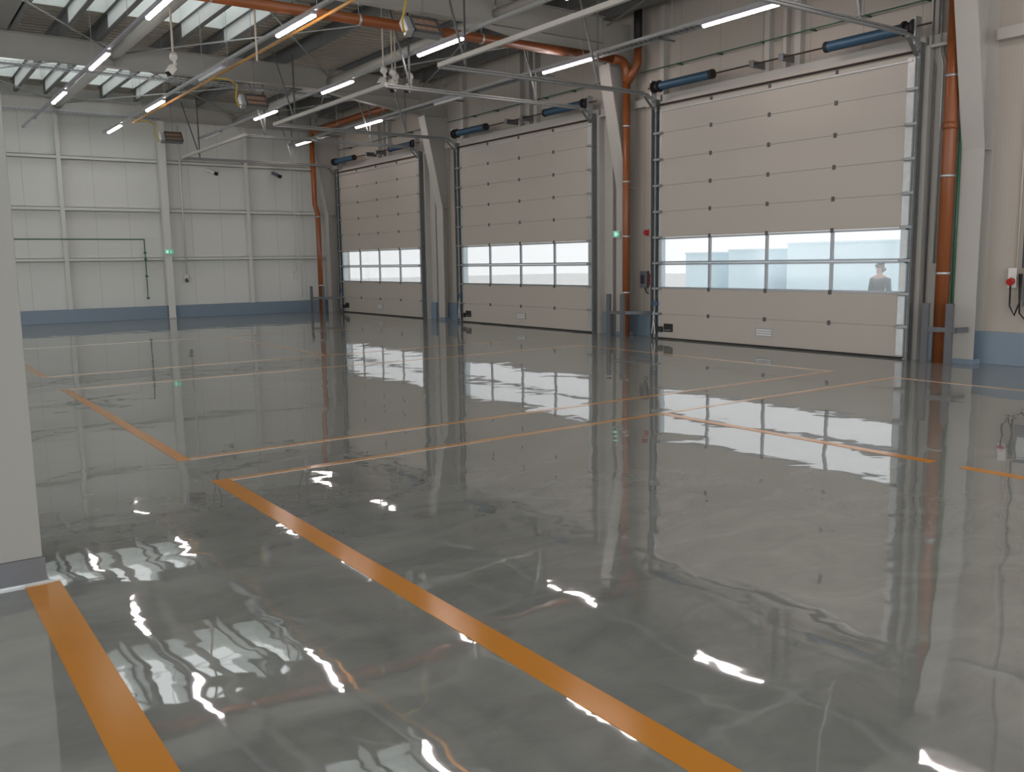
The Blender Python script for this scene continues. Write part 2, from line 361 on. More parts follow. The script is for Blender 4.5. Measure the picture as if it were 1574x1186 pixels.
for i, (x0, x1, y0, y1) in enumerate(SKY + SKY_ADDED):
    where = ['nearest the back wall', 'second from the back wall', 'over the nearest door bay', 'above the camera', 'far left', 'added unseen for daylight, left over the next bay', 'added unseen for daylight, left of the camera', 'rear left'][i]
    t = empty('window_%d' % (i+1), ((x0+x1)/2, (y0+y1)/2, ZD), kind='structure', label='bright roof skylight ' + where)
    mb = MB().box(x0-.03, x0, y0-.03, y1+.03, ZD, 7.2).box(x1, x1+.03, y0-.03, y1+.03, ZD, 7.2).box(x0, x1, y0-.03, y0, ZD, 7.2).box(x0, x1, y1, y1+.03, ZD, 7.2)
    mb.build('upstand', 'upstand', t)
    MB().poly([(x0-.03, y0-.03, 7.2), (x1+.03, y0-.03, 7.2), (x1+.03, y1+.03, 7.2), (x0-.03, y1+.03, 7.2)], [(0, 1, 2, 3)]).build('pane', 'skypane', t)
    g = MB()
    for k in range(1, 4): g.bar((x0+(x1-x0)*k/4, y0, 7.16), (x0+(x1-x0)*k/4, y1, 7.16), .04, .06)
    for k in range(1, 3): g.bar((x0, y0+(y1-y0)*k/3, 7.13), (x1, y0+(y1-y0)*k/3, 7.13), .015, .015)
    g.build('glazing_bar', 'upstand', t)
    g = MB()
    for x in PX:
        if x0 < x < x1: g.box(x-.014, x-.002, y0+.01, y1-.01, 6.362, 7.1).box(x+.01, x+.022, y0+.01, y1-.01, 6.362, 7.1)
    g.build('divider', 'upstand', t)
# ------------------------------------------------------------------ sectional doors
DN = ['nearest', 'middle', 'far']
def door(i, y0, y1):
    nm = DN[i]; X = DX; Wd = y1-y0
    D = empty('door_%d' % (i+1), (X, (y0+y1)/2, 0), kind='structure', label='%s closed sectional door of cream panels with a two-row window band' % nm)
    cols = [y0 + Wd*k/4 for k in (1, 2, 3)]
    zs = [.03, .5, 1.0, 1.5, 2.0, 2.5, 3.0, 3.5, 4.0, 4.5]
    for k in range(9):
        z0, z1 = zs[k], zs[k+1]-.003
        if k in (2, 3):
            f = MB()
            f.box(X-.02, X+.02, y0, y1, z0, z0+.035).box(X-.02, X+.02, y0, y1, z1-.035, z1)
            f.box(X-.02, X+.02, y0, y0+.035, z0, z1).box(X-.02, X+.02, y1-.035, y1, z0, z1)
            for c in cols: f.box(X-.022, X+.02, c-.025, c+.025, z0, z1)
            fo = f.build('glazed_section', 'alu', D)
            e = [y0+.035]+[v for c in cols for v in (c-.025, c+.025)]+[y1-.035]
            for j in range(4):
                MB().box(X-.004, X+.004, e[2*j], e[2*j+1], z0+.035, z1-.035).build('pane', 'pane', fo)
        else:
            p = MB().box(X-.022, X+.022, y0, y1, z0, z1).build('door_panel', 'door', D, bevel=.003)
            MB().box(X+.006, X+.02, y0+.01, y1-.01, zs[k+1]-.02, zs[k+1]+.015).build('seam_seal', 'door', D)
        par = D
        if k < 8:
            if k != 2:
                h = MB()
                for c in cols:
                    MB().box(X-.034, X-.022, c-.03, c+.03, zs[k+1]-.04, zs[k+1]+.035).build('hinge', 'hinge', D, bevel=.004)
            for c in (y0+.02, y1-.02):
                s_ = -1 if c < y0+.1 else 1
                q = MB().box(X-.04, X-.023, c-.07, c+.07, zs[k+1]-.022, zs[k+1]+.022)
                q.tube([(X-.045, c-.02, zs[k+1]), (X-.045, c+s_*.10, zs[k+1])], .017, 8)
                q.box(X-.1, X-.09, min(c-s_*.06, c+s_*.13), max(c-s_*.06, c+s_*.13), zs[k+1]-.02, zs[k+1]+.02).box(X-.1, X-.023, c-s_*.06-.006, c-s_*.06+.006, zs[k+1]-.02, zs[k+1]+.02)
                q.build('roller_hinge', 'galv_mid', D)
    # edge caps
    for a, b in ((y0-.005, y0+.11), (y1-.05, y1+.005)):
        q = MB()
        for k in range(9): q.box(X-.026, X-.0225, a, b, zs[k]+.03, zs[k+1]-.04)
        q.build('edge_cap', 'galv', D)
    MB().box(X-.03, X+.025, y0, y1, .003, .032).build('bottom_seal', 'black', D)
    MB().box(X-.05, X-.02, y0+.03, y1-.05, 4.405, 4.425).build('stiffening_rod', 'galv', D)
    MB().tube([(X-.05, y0, 4.53), (X-.05, y1, 4.53)], .02, 8).build('top_seal', 'redblk', D)
    MB().box(X-.03, X+.02, y0, y1, 4.5, 4.6).build('top_strip', 'door', D)
    for c in cols: MB().box(X-.045, X-.02, c-.02, c+.02, 4.44, 4.5).build('top_bracket', 'hinge', D)
    for s_, yy in ((-1, y0-.075), (1, y1+.075)):
        # vertical angle with the track in front
        q = MB().box(X-.01, X+.0, yy-.06, yy+.06, 0, 4.62).box(X-.12, X-.01, yy+s_*.055, yy+s_*.065, 0, 4.62)
        q.build('track_angle', 'galv_dk', D)
        zt = 4.72
        path = [(X-.06, yy, 0.02), (X-.06, yy, 4.42)] + [(X-.06-.3*(1-math.cos(a)), yy, 4.42+.3*math.sin(a)) for a in [math.pi/12*k for k in range(1, 7)]] + [(7.9, yy, zt)]
        MB().tube([p for p in path[:3]], .024, 6).build('vertical_track', 'galv_dk', D)
        q = MB().tube(path[1:], .028, 6); q.box(7.9, X-.4, yy-.012, yy+.012, zt+.03, zt+.055)
        tr = q.build('horizontal_track', 'galv_mid', D)
        for xx in (8.4, 11.3):
            q = MB().box(xx-.02, xx+.02, yy-.003, yy+.003, zt, 6.34).box(xx-.003, xx+.003, yy-.02, yy+.02, zt, 6.34)
            q.bar((xx, yy, zt+.1), (xx-.45, yy, 6.34), .03, .03)
            q.build('hanger', 'galv_dk' if xx < 10 else 'galv_mid', tr)
        # end bearing plate
        MB().box(X-.2, X-.05, yy-.01, yy+.01, 4.6, 5.0).bar((X-.1, yy+.0, 4.62), (X-.4, yy, 4.7), .05, .02).build('bearing_plate', 'galv', D)
        q = MB()
        for u, rr in ((0, .1), (.05, .1), (.055, .075), (.1, .075), (.105, .1), (.2, .1)): pass
        yb = yy
        dr = MB().tube([(X-.15, yb-s_*.02, 4.86), (X-.15, yb-s_*.06, 4.86)], .11, 18).tube([(X-.15, yb-s_*.06, 4.86), (X-.15, yb-s_*.17, 4.86)], .08, 18).tube([(X-.15, yb-s_*.17, 4.86), (X-.15, yb-s_*.2, 4.86)], .11, 18)
        dr.build('cable_drum', 'black', D, smooth=True)
        sp_ = MB(); ya = yb-s_*.22; L = 1.25; n = 60; pth = []; rr = []
        for k in range(n*2+1): pth.append((X-.15, ya-s_*L*k/(n*2), 4.86)); rr.append(.082 if k % 2 else .076)
        sp_.tube(pth, rr, 16).build('torsion_spring', 'spring', D, smooth=True)
        MB().tube([(X-.15, ya-s_*L, 4.86), (X-.15, ya-s_*(L+.06), 4.86)], .085, 16).build('spring_cone', 'black', D, smooth=True)
    for s_, e_ in ((1, y1), (-1, y0)):
        MB().box(X-.12, X+.0, e_+s_*.02, e_+s_*.13, 4.5, 4.64).bar((X-.12, e_+s_*.08, 4.45), (X-.36, e_+s_*.08, 4.68), .06, .012).build('corner_bracket', 'galv_dk', D)
    MB().tube([(X-.15, y0-.3, 4.86), (X-.15, y1+.2, 4.86)], .014, 8).build('torsion_shaft', 'redblk', D)
    c = (y0+y1)/2
    for yy in (c+.26, c-.35): MB().box(X-.2, X+.15, yy-.006, yy+.006, 4.8, 4.92).box(X-.21, X-.2, yy-.05, yy+.05, 4.8, 4.92).build('shaft_bracket', 'galv_dk', D)
    # rear cross bar joining both tracks
    MB().box(7.87, 7.93, y0-.1, y1+.1, 4.72, 4.79).build('cross_bar', 'steel', D)
    # kick vent, lock
    v = MB().box(X-.03, X-.0225, c-.19, c+.19, .19, .34).build('vent_grille', 'alu', D)
    for k in range(3): MB().box(X-.036, X-.03, c-.165, c+.165, .21+k*.042, .235+k*.042).build('vent_slot', 'white', v)
    MB().box(X-.05, X-.022, y1-.40, y1-.17, .15, .31).build('lock_box', 'black', D, bevel=.01)
    MB().box(X-.055, X-.05, y1-.375, y1-.2, .175, .195).build('lock_plate', 'galv_dk', D)
    MB().tube([(X-.07, y1-.1, .14), (X-.07, y1-.1, .25)], .05, 10).build('roller_holder', 'black', D)
    MB().tube([(X-.11, y1+.0, .1), (X-.1, y1+.06, .35), (X-.08, y1+.08, .55)], .012, 6).tube([(X-.12, y1+.09, .1), (X-.11, y1+.05, .4)], .01, 6).build('door_cable', 'galv', D)
    MB().box(X-.1, X-.03, y1+.02, y1+.12, .66, .74).build('cable_clip', 'spring', D)
    # outer reveal
    for s_, e_ in ((1, y1), (-1, y0)):
        def bx(mb, xa, xb, ya, yb_, za=0, zb=4.6): mb.box(xa, xb, e_+s_*ya, e_+s_*yb_, za, zb); return mb
        q = bx(MB(), X+.02, 13.02, .03, .2); bx(q, 13.02, 13.03, .03, .47); bx(q, 13.03, XC, .45, .47)
        q.build('door_jamb', 'steel', D)
        bx(MB(), X+.03, 13.03, .022, .029, 0, 4.5).build('outer_reveal', 'facade', D)  # pale blue stands for sky light on the reveal, put into its colour
    MB().box(X+.03, XC, y0-.45, y1+.45, 4.56, 4.6).build('door_head', 'steel', D)
for i, (a, b) in enumerate(DOORS): door(i, a, b)
# ------------------------------------------------------------------ floor stripes
def stripe(x0, x1, y0, y1, lab, m_='stripe', z=.0022):
    MB().box(x0, x1, y0, y1, .0002, z).build('floor_stripe', m_, label=lab, cat='floor marking', group='orange stripes painted on the floor')
stripe(1.93, 2.06, .2, 6.55, 'bold orange floor stripe running from bottom right to its far corner')
stripe(2.06, 10.85, 6.47, 6.55, 'long thin orange stripe, nearer of the two crossing the floor together', 'stripe_glare')
stripe(1.93, 2.03, 7.4, 12.86, 'orange floor stripe behind the bold one, ending in two corners')
stripe(2.03, 10.8, 7.4, 7.48, 'long thin orange stripe, farther of the two crossing the floor together', 'stripe_glare')
stripe(10.72, 10.8, 7.48, 12.86, 'faint orange stripe along the foot of the nearest door', 'stripe_glare')
stripe(2.03, 10.72, 12.78, 12.86, 'faint thin stripe crossing the floor before the middle door', 'stripe_glare')
stripe(10.77, 10.85, -3, 6.47, 'thin orange stripe before the right column', 'stripe_glare')
stripe(6.48, 6.58, 3.6, 6.47, 'short orange stripe ending in the glare, before the right-hand gap', 'stripe')
stripe(6.48, 6.58, -3, 3.37, 'orange stripe leaving the picture at the right edge', 'stripe')
stripe(1.93, 2.03, 14.6, 20.0, 'short orange stripe beside the left column, far away')
stripe(2.03, 6.4, 14.52, 14.6, 'faint orange stripe starting at the far corner beside the left column', 'stripe_glare')
stripe(6.36, 6.46, 14.6, 20.0, 'faint far orange stripe slanting before the far door', 'stripe_glare')
stripe(6.46, 10.7, 14.52, 14.6, 'faint far pale stripe in front of the middle door', 'stripe_glare')
stripe(2.03, 10.7, 20.0, 20.08, 'faintest pale stripe, closest to the far door', 'stripe_glare')
stripe(.50, .66, .3, 4.9, 'wide orange stripe running from the foot of the left column')
# ------------------------------------------------------------------ drain pipes
def clampring(p, ax, r, parent):
    a = Vector(p); d = Vector(ax)*.018
    MB().tube([a-d, a+d], r+.008, 16).build('pipe_clamp', 'galv', parent, smooth=True)
t = empty('drain_pipe', (12.79, 7.02, 0), label='thick orange drain pipe rising beside the right column', cat='drain pipe', group='orange drain pipes')
MB().tube([(12.79, 7.04, .0), (12.79, 7.04, 6.6)], .095, 20).build('pipe', 'orange', t, smooth=True)
for z in (1.31, 2.7, 4.09, 5.5): clampring((12.79, 7.04, z), (0, 0, 1), .095, t)
for z in (3.4,): MB().tube([(12.79, 7.04, z-.05), (12.79, 7.04, z+.05)], .104, 20).build('socket', 'orange', t, smooth=True)
t = empty('drain_pipe', (12.8, 13.8, 0), label='orange drain pipe before the middle column, with a long level arm under the roof', cat='drain pipe', group='orange drain pipes')
def arc(c, a, b, r, n=6):
    return [tuple(Vector(c) + Vector(a)*(r*math.cos(k*math.pi/2/n)) + Vector(b)*(r*math.sin(k*math.pi/2/n))) for k in range(n+1)]
MB().tube([(12.8, 13.8, 0), (12.8, 13.8, 5.2)], .075, 20).build('pipe', 'orange', t, smooth=True)
MB().tube([(12.8, 13.8, 5.12), (12.8, 13.8, 5.32)] + arc((12.6, 13.8, 5.32), (1, 0, 0), (0, 0, 1), .2)[1:] + [(12.4, 13.8, 5.52)], .088, 20).build('elbow', 'orange', t, smooth=True)
MB().tube([(12.45, 13.8, 5.52), (2.4, 13.8, 5.5)], .085, 20).build('level_pipe', 'orange', t, smooth=True)
MB().tube([(12.8, 13.78, 5.1), (12.84, 13.64, 5.3), (12.9, 13.58, 5.45), (12.9, 13.58, 5.75)], .08, 20).build('branch', 'orange', t, smooth=True)
MB().tube([(12.9, 13.58, 5.75), (12.9, 13.58, 6.6)], .085, 20).build('branch_riser', 'black', t, smooth=True)
for z in (.9, 2.05, 3.15, 4.25): clampring((12.8, 13.8, z), (0, 0, 1), .075, t)
for x in (4.5, 6.9, 9.3, 11.6):
    clampring((x, 13.8, 5.51), (1, 0, 0), .085, t); MB().tube([(x, 13.8, 5.6), (x, 13.8, 6.6)], .006, 6).build('hanger_rod', 'galv', t)
t = empty('drain_pipe', (12.0, 27.45, 0), label='orange drain pipe in the far corner with a slight kink and a level arm', cat='drain pipe', group='orange drain pipes')
MB().tube([(12.0, 27.42, 0), (12.0, 27.42, 3.2), (12.02, 27.66, 3.5), (12.02, 27.7, 5.65)], .08, 20).build('pipe', 'orange', t, smooth=True)
MB().tube([(12.02, 27.7, 5.6), (12.02, 27.66, 5.75), (12.02, 27.5, 5.8), (12.02, 21.6, 5.8)], .09, 20).build('level_pipe', 'orange', t, smooth=True)
clampring((12.0, 27.42, 3.1), (0, 0, 1), .08, t); clampring((12.0, 27.42, .9), (0, 0, 1), .08, t)
for y in (23.2, 25.8): MB().tube([(12.02, y, 5.88), (12.02, y, 6.6)], .006, 6).build('hanger_rod', 'galv', t)
# guard frames
for (px, py), (qx, qy), e, lab in (((12.6, 7.16), (12.64, 6.82), (12.9, 6.62), 'right'), ((12.5, 14.0), (12.52, 13.6), (12.95, 13.2), 'middle'), ((11.7, 27.5), (11.95, 27.15), (12.6, 27.05), 'far corner')):
    t = empty('pipe_guard', (px, py, 0), label='grey steel guard frame at the foot of the %s drain pipe' % lab, cat='guard', group='steel guards around the drain pipes')
    for x, y in ((px, py), (qx, qy)): MB().box(x-.03, x+.03, y-.05, y+.05, 0, .88).build('post', 'post', t, bevel=.003)
    if lab == 'right':
        MB().bar((px, py, .5), (qx, qy-.1, .5), .04, .07).bar((qx, qy-.1, .5), (12.88, qy-.14, .5), .04, .07).build('rail', 'post', t)
    else:
        MB().bar((px, py, .5), (qx, qy, .5), .04, .07).bar((qx, qy, .5), (e[0], e[1], .5), .04, .07).build('rail', 'post', t)
# ------------------------------------------------------------------ lighting rows
ROWS = [(3.8, 'first row from the left'), (5.82, 'second row from the left'), (8.46, 'third row from the left'), (11.3, 'row nearest the doors')]
OFF = {(0, 3), (1, 1), (2, 3), (3, 1)}
ZL = 5.33
kn = {-4: 'eighth', -3: 'seventh', -2: 'sixth', -1: 'fifth', 0: 'fourth', 1: 'third', 2: 'second', 3: 'first'}
for i, (x, nm) in enumerate(ROWS):
    t = empty('light_rail', (x, 12, ZL), label='thin metal trunking rail carrying the ' + nm + ' of strip lights', cat='rail', group='trunking rails of the strip lights')
    MB().box(x-.03, x+.03, -4, 27.8, ZL, ZL+.05).build('rail', 'housing' if i == 0 else 'galv', t)
    for k in range(11):
        y = -1 + 2.8*k
        MB().tube([(x, y, ZL+.05), (x, y, 6.64)], .004, 5).build('wire', 'galv', t)
    for k in range(-4, 4):
        yc = 13.85+4.2*k; on = (i, k) not in OFF
        if i == 0 and k == -4: continue
        L = empty('strip_light', (x, yc, ZL), label='%s strip light, %s from the back wall in the %s' % ('lit' if on else 'unlit', kn[k], nm), cat='light', group='strip lights in four rows')
        MB().box(x-.045, x+.045, yc-.75, yc+.75, ZL-.045, ZL-.001).build('housing', 'housing', L, bevel=.004)
        MB().extrude([(x-.036, ZL-.046), (x-.034, ZL-.068), (x-.022, ZL-.082), (x, ZL-.087), (x+.022, ZL-.082), (x+.034, ZL-.068), (x+.036, ZL-.046)], 1, yc-.73, yc+.73).build('diffuser', 'lamp' if on else 'lampoff', L)
# cable trays
def tray(name, x0, x1, y0, y1, z, lab, along, name_solid=False):
    t = empty(name, ((x0+x1)/2, (y0+y1)/2, z), label=lab, cat='cable tray', group='wire cable trays')
    r = MB(); g = MB()
    if name_solid:
        for xx in (x0, x1): r.box(xx-.002, xx+.002, y0, y1, z, z+.065).box(xx-.012, xx+.012, y0, y1, z+.06, z+.065)
    if along == 'x':
        for yy in (y0, y1):
            r.bar((x0, yy, z), (x1, yy, z), .012, .012); r.bar((x0, yy, z+.06), (x1, yy, z+.06), .012, .012)
        n = int((x1-x0)/.12)
        for k in range(n+1):
            xx = x0+(x1-x0)*k/n; g.bar((xx, y0, z), (xx, y1, z), .008, .008); g.bar((xx, y0, z), (xx, y0, z+.06), .008, .008)
        cb = MB().tube([(x0, y0+.06, z+.015), (x1, y0+.06, z+.015)], .014, 6).tube([(x0, y0+.1, z+.012), (x1, y0+.1, z+.012)], .011, 6)
    else:
        for xx in (x0, x1):
            r.bar((xx, y0, z), (xx, y1, z), .012, .012); r.bar((xx, y0, z+.06), (xx, y1, z+.06), .012, .012)
        n = int((y1-y0)/.12)
        for k in range(n+1):
            yy = y0+(y1-y0)*k/n; g.bar((x0, yy, z), (x1, yy, z), .008, .008); g.bar((x0, yy, z), (x0, yy, z+.06), .008, .008)
        cb = MB().tube([(x0+.06, y0, z+.02), (x0+.06, y1, z+.02)], .018, 6).tube([(x0+.12, y0, z+.02), (x0+.12, y1, z+.02)], .014, 6)
    r.build('side_wire', 'galv', t); g.build('cross_wire', 'galv', t, kind='stuff'); cb.build('cable', 'ebox', t)
    return t
tray('cable_tray', -6, 9.6, 20.85, 21.05, 5.62, 'wire mesh cable tray crossing under the roof beam by the skylights', 'x')
tray('cable_tray', -6, 7.45, 28.05, 28.2, 5.86, 'galvanised cable tray along the top of the back wall', 'x')
tr = tray('cable_tray', 11.36, 11.58, -3, 27.5, 5.34, 'wire mesh cable tray above the row of lights nearest the doors', 'y', True)
for k in range(8):
    y = 1.3+3.4*k; MB().bar((11.35, y, 5.32), (11.8, y, 5.32), .03, .03).build('tray_bracket', 'galv_dk', tr)
    MB().tube([(11.72, y, 5.35), (11.72, y, 6.6)], .005, 5).build('tray_rod', 'galv', tr)
# ------------------------------------------------------------------ gas pipe and heaters
t = empty('gas_pipe', (6.32, 12, 5.5), label='thin yellow gas pipe running under the roof along the heaters', cat='gas pipe')
MB().tube([(6.14, -4, 5.38), (6.14, 25.7, 5.38)], .025, 12).build('pipe', 'gas', t, smooth=True)
for k in range(8): MB().tube([(6.14, 1+3.4*k, 5.4), (6.14, 1+3.4*k, 6.62)], .005, 5).build('hanger_rod', 'galv', t)
for k, (x, y, z, lab) in enumerate(((7.25, 26.1, 5.12, 'farthest'), (7.25, 19.6, 5.12, 'middle'), (7.22, 12.25, 5.12, 'nearest'))):
    t = empty('gas_heater', (x, y, z), label='%s brown-faced gas radiant heater hanging under the roof' % lab, cat='heater', group='gas radiant heaters')
    tl = Matrix.Rotation(math.radians(-35), 4, 'X')
    def R(mb):
        mb.v = [Vector((x, y, z)) + (tl @ (v-Vector((x, y, z)))) for v in mb.v]; return mb
    R(MB().box(x-.22, x+.25, y-.0, y+.1, z-.15, z+.15)).build('housing', 'steel_dk', t)
    f = R(MB().box(x-.22, x-.205, y-.05, y, z-.15, z+.15).box(x+.235, x+.25, y-.05, y, z-.15, z+.15).box(x-.22, x+.25, y-.05, y, z+.135, z+.15).box(x-.22, x+.25, y-.05, y, z-.15, z-.135).box(x-.2, x+.235, y-.03, y, z-.01, z+.01)).build('reflector_rim', 'hinge', t)
    for r_ in (0, 1):
        for c_ in range(4):
            R(MB().box(x-.2+c_*.109, x-.098+c_*.109, y-.012, y, z-.13+r_*.145, z-.015+r_*.145)).build('ceramic_plaque', 'plaque', t)
    R(MB().box(x-.34, x-.225, y-.02, y+.13, z-.14, z+.14)).build('valve_box', 'galv', t, bevel=.01)
    MB().tube([(x, y+.05, z+.12), (x, y+.05, 6.62)], .008, 6).build('hanging_rod', 'galv_dk', t)
    MB().tube([(6.17, y-.5, 5.39), (6.5, y-.5, 5.42), (6.75, y-.3, 5.36), (6.78, y-.1, 5.12), (6.85, y-.02, 4.98), (x-.3, y+.02, 5.04)], .016, 8).build('gas_hose', 'hose', t, smooth=True)
# ------------------------------------------------------------------ hanging sockets
def pend(x, y, z, lab, big=True, mm='lift'):
    t = empty('hanging_socket', (x, y, z), label=lab, cat='socket', group='sockets hanging on cream conduits')
    MB().tube([(x, y, z+.1), (x, y, 6.62)], .02 if big else .016, 8).build('conduit', mm, t, smooth=True)
    MB().tube([(x, y-.05, z+.05), (x+.01, y, z+.1), (x, y+.05, z+.05)], [.05, .07, .05], 10).build('cable_loop', 'white', t, smooth=True)
    MB().tube([(x, y, z+.06), (x+.03, y, z-.03), (x-.03, y, z-.1)], .03, 8).build('neck', 'white', t, smooth=True)
    MB().bar((x-.01, y-.01, z-.08), (x-.1, y-.04, z-.2), .11, .11).build('socket_body', 'white', t, bevel=.012)
    MB().bar((x-.1, y-.04, z-.2), (x-.11, y-.045, z-.215), .08, .08).build('socket_face', 'black', t)
pend(4.56, 16.1, 5.0, 'single cream hanging socket near the skylights')
for k, (dx, dy) in enumerate(((-.04, .1), (.12, .05), (.27, .2), (.44, -.05))):
    pend(8.42+dx, 15.7+dy, 5.14-.03*k, '%s of four sockets hanging together' % ['leftmost', 'second from left', 'third from left', 'rightmost'][k], False)
MB().tube([(5.72, 15.3, 5.0), (5.72, 15.3, 6.6)], .018, 8).build('conduit_drop', 'lift', smooth=True, label='bare cream conduit hanging beside the second row of lights', cat='conduit')
# ------------------------------------------------------------------ things on the walls
def ebox(name, lab, cat, x0, x1, y0, y1, z0, z1, m_, **k): return MB().box(x0, x1, y0, y1, z0, z1).build(name, m_, bevel=.006, label=lab, cat=cat, **k)
t = empty('exit_sign', (12.86, 14.1, 2.08), label='small green exit sign on the column between nearest and middle doors', cat='sign', group='green exit signs')
MB().box(12.85, 12.898, 14.06, 14.26, 2.04, 2.18).build('sign_box', 'white', t, bevel=.004); MB().box(12.845, 12.85, 14.07, 14.25, 2.05, 2.17).build('sign_face', 'sign_green', t)
MB().box(12.842, 12.845, 14.13, 14.2, 2.07, 2.15).build('pictogram', 'white_lit', t); MB().extrude([(14.085, 2.11), (14.11, 2.135), (14.11, 2.085)], 0, 12.842, 12.845).build('arrow', 'white_lit', t)
t = empty('exit_sign', (7.55, 28.4, 1.96), label='small green exit sign on the back wall column', cat='sign', group='green exit signs')
MB().box(7.42, 7.68, 28.38, 28.438, 1.95, 2.1).build('sign_box', 'white', t, bevel=.004); MB().box(7.43, 7.67, 28.375, 28.38, 1.96, 2.09).build('sign_face', 'sign_green', t)
MB().box(7.46, 7.53, 28.372, 28.375, 1.98, 2.07).build('pictogram', 'white_lit', t); MB().extrude([(7.58, 2.0), (7.58, 2.05), (7.63, 2.025)], 1, 28.372, 28.375).build('arrow', 'white_lit', t)
t = empty('alarm_button', (13.1, 13.47, 2.1), label='small red alarm sounder on the wall left of the nearest door', cat='alarm')
MB().tube([(XC-.001, 13.52, 2.12), (XC-.08, 13.52, 2.12)], .055, 14).build('sounder', 'red', t, smooth=True); MB().box(XC-.08, XC-.001, 13.38, 13.45, 2.05, 2.19).build('strobe', 'red', t, bevel=.008)
for a, (dy, z, lab) in enumerate(((13.4, 1.0, 'grey and red door control box left of the nearest door'),)):
    t = empty('control_box', (13.0, dy, z), label=lab, cat='control box')
    MB().box(XC-.16, XC-.002, dy-.02, dy+.2, z, z+.34).build('housing', 'ebox', t, bevel=.01)
    MB().box(XC-.165, XC-.16, dy+.06, dy+.16, z+.08, z+.26).build('keypad', 'black', t)
    MB().box(XC-.13, XC-.02, dy-.09, dy-.02, z+.04, z+.3).build('side_cover', 'red', t, bevel=.01)
    MB().tube([(XC-.1, dy+.1, z), (XC-.1, dy+.06, z-.1), (XC-.1, dy-.08, z-.13), (XC-.1, dy-.14, z-.05)], .012, 8).tube([(XC-.1, dy-.05, z+.02), (XC-.1, dy-.06, z-.6), (XC-.12, dy-.14, z-.95)], .014, 8).build('cable', 'black', t, smooth=True)
for y, lab in ((20.58, 'small red and grey control beside the middle door'), (27.86, 'small dark control beside the far door')):
    t = empty('control_box', (13.05, y, 1.0), label=lab, cat='control box')
    MB().box(XC-.13, XC-.002, y-.05, y+.08, 1.05, 1.3).build('housing', 'ebox', t, bevel=.008)
    MB().box(XC-.14, XC-.13, y-.02, y+.05, 1.2, 1.27).build('switch', 'red', t)
    MB().tube([(XC-.1, y, 1.05), (XC-.1, y-.02, .8), (XC-.1, y-.14, .85), (XC-.1, y-.15, .4)], .012, 8).build('cable', 'black', t, smooth=True)
t = empty('power_socket', (13.1, 6.19, 1.2), label='red industrial socket on the wall at the right edge', cat='socket')
MB().box(XC-.06, XC-.002, 6.14, 6.26, 1.1, 1.38).build('back_box', 'white', t, bevel=.008)
MB().tube([(XC-.06, 6.2, 1.2), (XC-.12, 6.2, 1.18)], .05, 14).build('socket_cap', 'red', t, smooth=True)
MB().tube([(XC-.09, 6.2, 1.14), (XC-.1, 6.19, .85), (XC-.1, 6.12, .72), (XC-.1, 6.06, .9), (XC-.1, 6.05, 1.3)], .013, 8).tube([(XC-.08, 6.09, 1.3), (XC-.08, 6.06, .75), (XC-.08, 5.94, .62), (XC-.08, 5.85, .8)], .013, 8).build('cable', 'black', t, smooth=True)
t = empty('control_box', (13.1, 5.9, 1.0), label='dark control box with hanging cable cut by the right edge', cat='control box')
MB().box(XC-.1, XC-.002, 5.78, 6.02, .85, 1.4).build('housing', 'ebox', t, bevel=.008)
MB().box(XC-.11, XC-.1, 5.82, 5.98, 1.0, 1.3).build('cover', 'galv', t)
t = empty('junction_box', (13.0, 7.3, 1.3), label='small white and red junction box left of the right drain pipe', cat='junction box')
MB().box(XC-.07, XC-.002, 7.2, 7.34, 1.32, 1.45).build('housing', 'white', t, bevel=.006); MB().tube([(XC-.04, 7.17, 1.2), (XC-.04, 7.17, 1.28)], .03, 10).build('plug', 'red', t)
# conduits by the right pipe
for k, (y, m_, z0, z1, lab) in enumerate(((7.42, 'galv_dk', .5, 6.2, 'leftmost dark conduit left of the right drain pipe'), (7.30, 'galv', 1.45, 6.2, 'galvanised conduit ending at the small junction box'), (7.24, 'galv_dk', 1.45, 4.4, 'shorter dark conduit beside the galvanised one'))):
    MB().tube([(XC-.16, y, z0), (XC-.16, y, 4.3), (XC-.17, y+.05, 4.5), (XC-.17, y+.05, max(z1, 4.6))], .012, 8).build('conduit', m_, label=lab, cat='conduit', smooth=True)
MB().tube([(12.88, 6.93, 0.5), (12.88, 6.93, 3.7)], .02, 8).build('conduit', 'green', label='green conduit on the edge of the right column', cat='conduit', smooth=True)
MB().tube([(XC-.02, 6.16, 1.38), (XC-.02, 6.16, 6.4)], .012, 8).build('conduit', 'lift', label='cream conduit above the red socket', cat='conduit', smooth=True)
MB().tube([(XC-.02, 6.08, 1.38), (XC-.02, 6.08, 6.4)], .012, 8).build('conduit', 'ebox', label='dark conduit above the red socket', cat='conduit', smooth=True)
# green pipe runs
for (y0, y1), lab in (((7.1, 13.6), 'nearest'), ((14.3, 21.0), 'middle'), ((21.6, 27.8), 'far')):
    t = empty('green_pipe', (XC-.15, (y0+y1)/2, 5.3), label='thin green pipe on the wall above the %s door' % lab, cat='pipe', group='green pipes above the doors')
    MB().tube([(XC-.15, y0, 5.28), (XC-.15, y1, 5.28)], .011, 8).build('pipe', 'green', t, smooth=True)
    for k in range(int(y1-y0)): MB().box(XC-.165, XC-.001, y0+.5+k-.008, y0+.5+k+.008, 5.265, 5.295).build('clip', 'green', t)
t = empty('green_pipe', (5, 28.6, 2.4), label='thin green pipe on the back wall turning down near the column', cat='pipe')
MB().tube([(XL+.1, YG-.03, 2.4), (6.9, YG-.03, 2.4)], .016, 8).tube([(6.91, YG-.03, 2.41), (6.91, YG-.03, .62)], .016, 8).build('pipe', 'green', t)
for z in (2.0, 1.81, 1.3, .64): MB().box(6.875, 6.945, YG-.06, YG, z-.03, z+.03).build('clip', 'green', t)
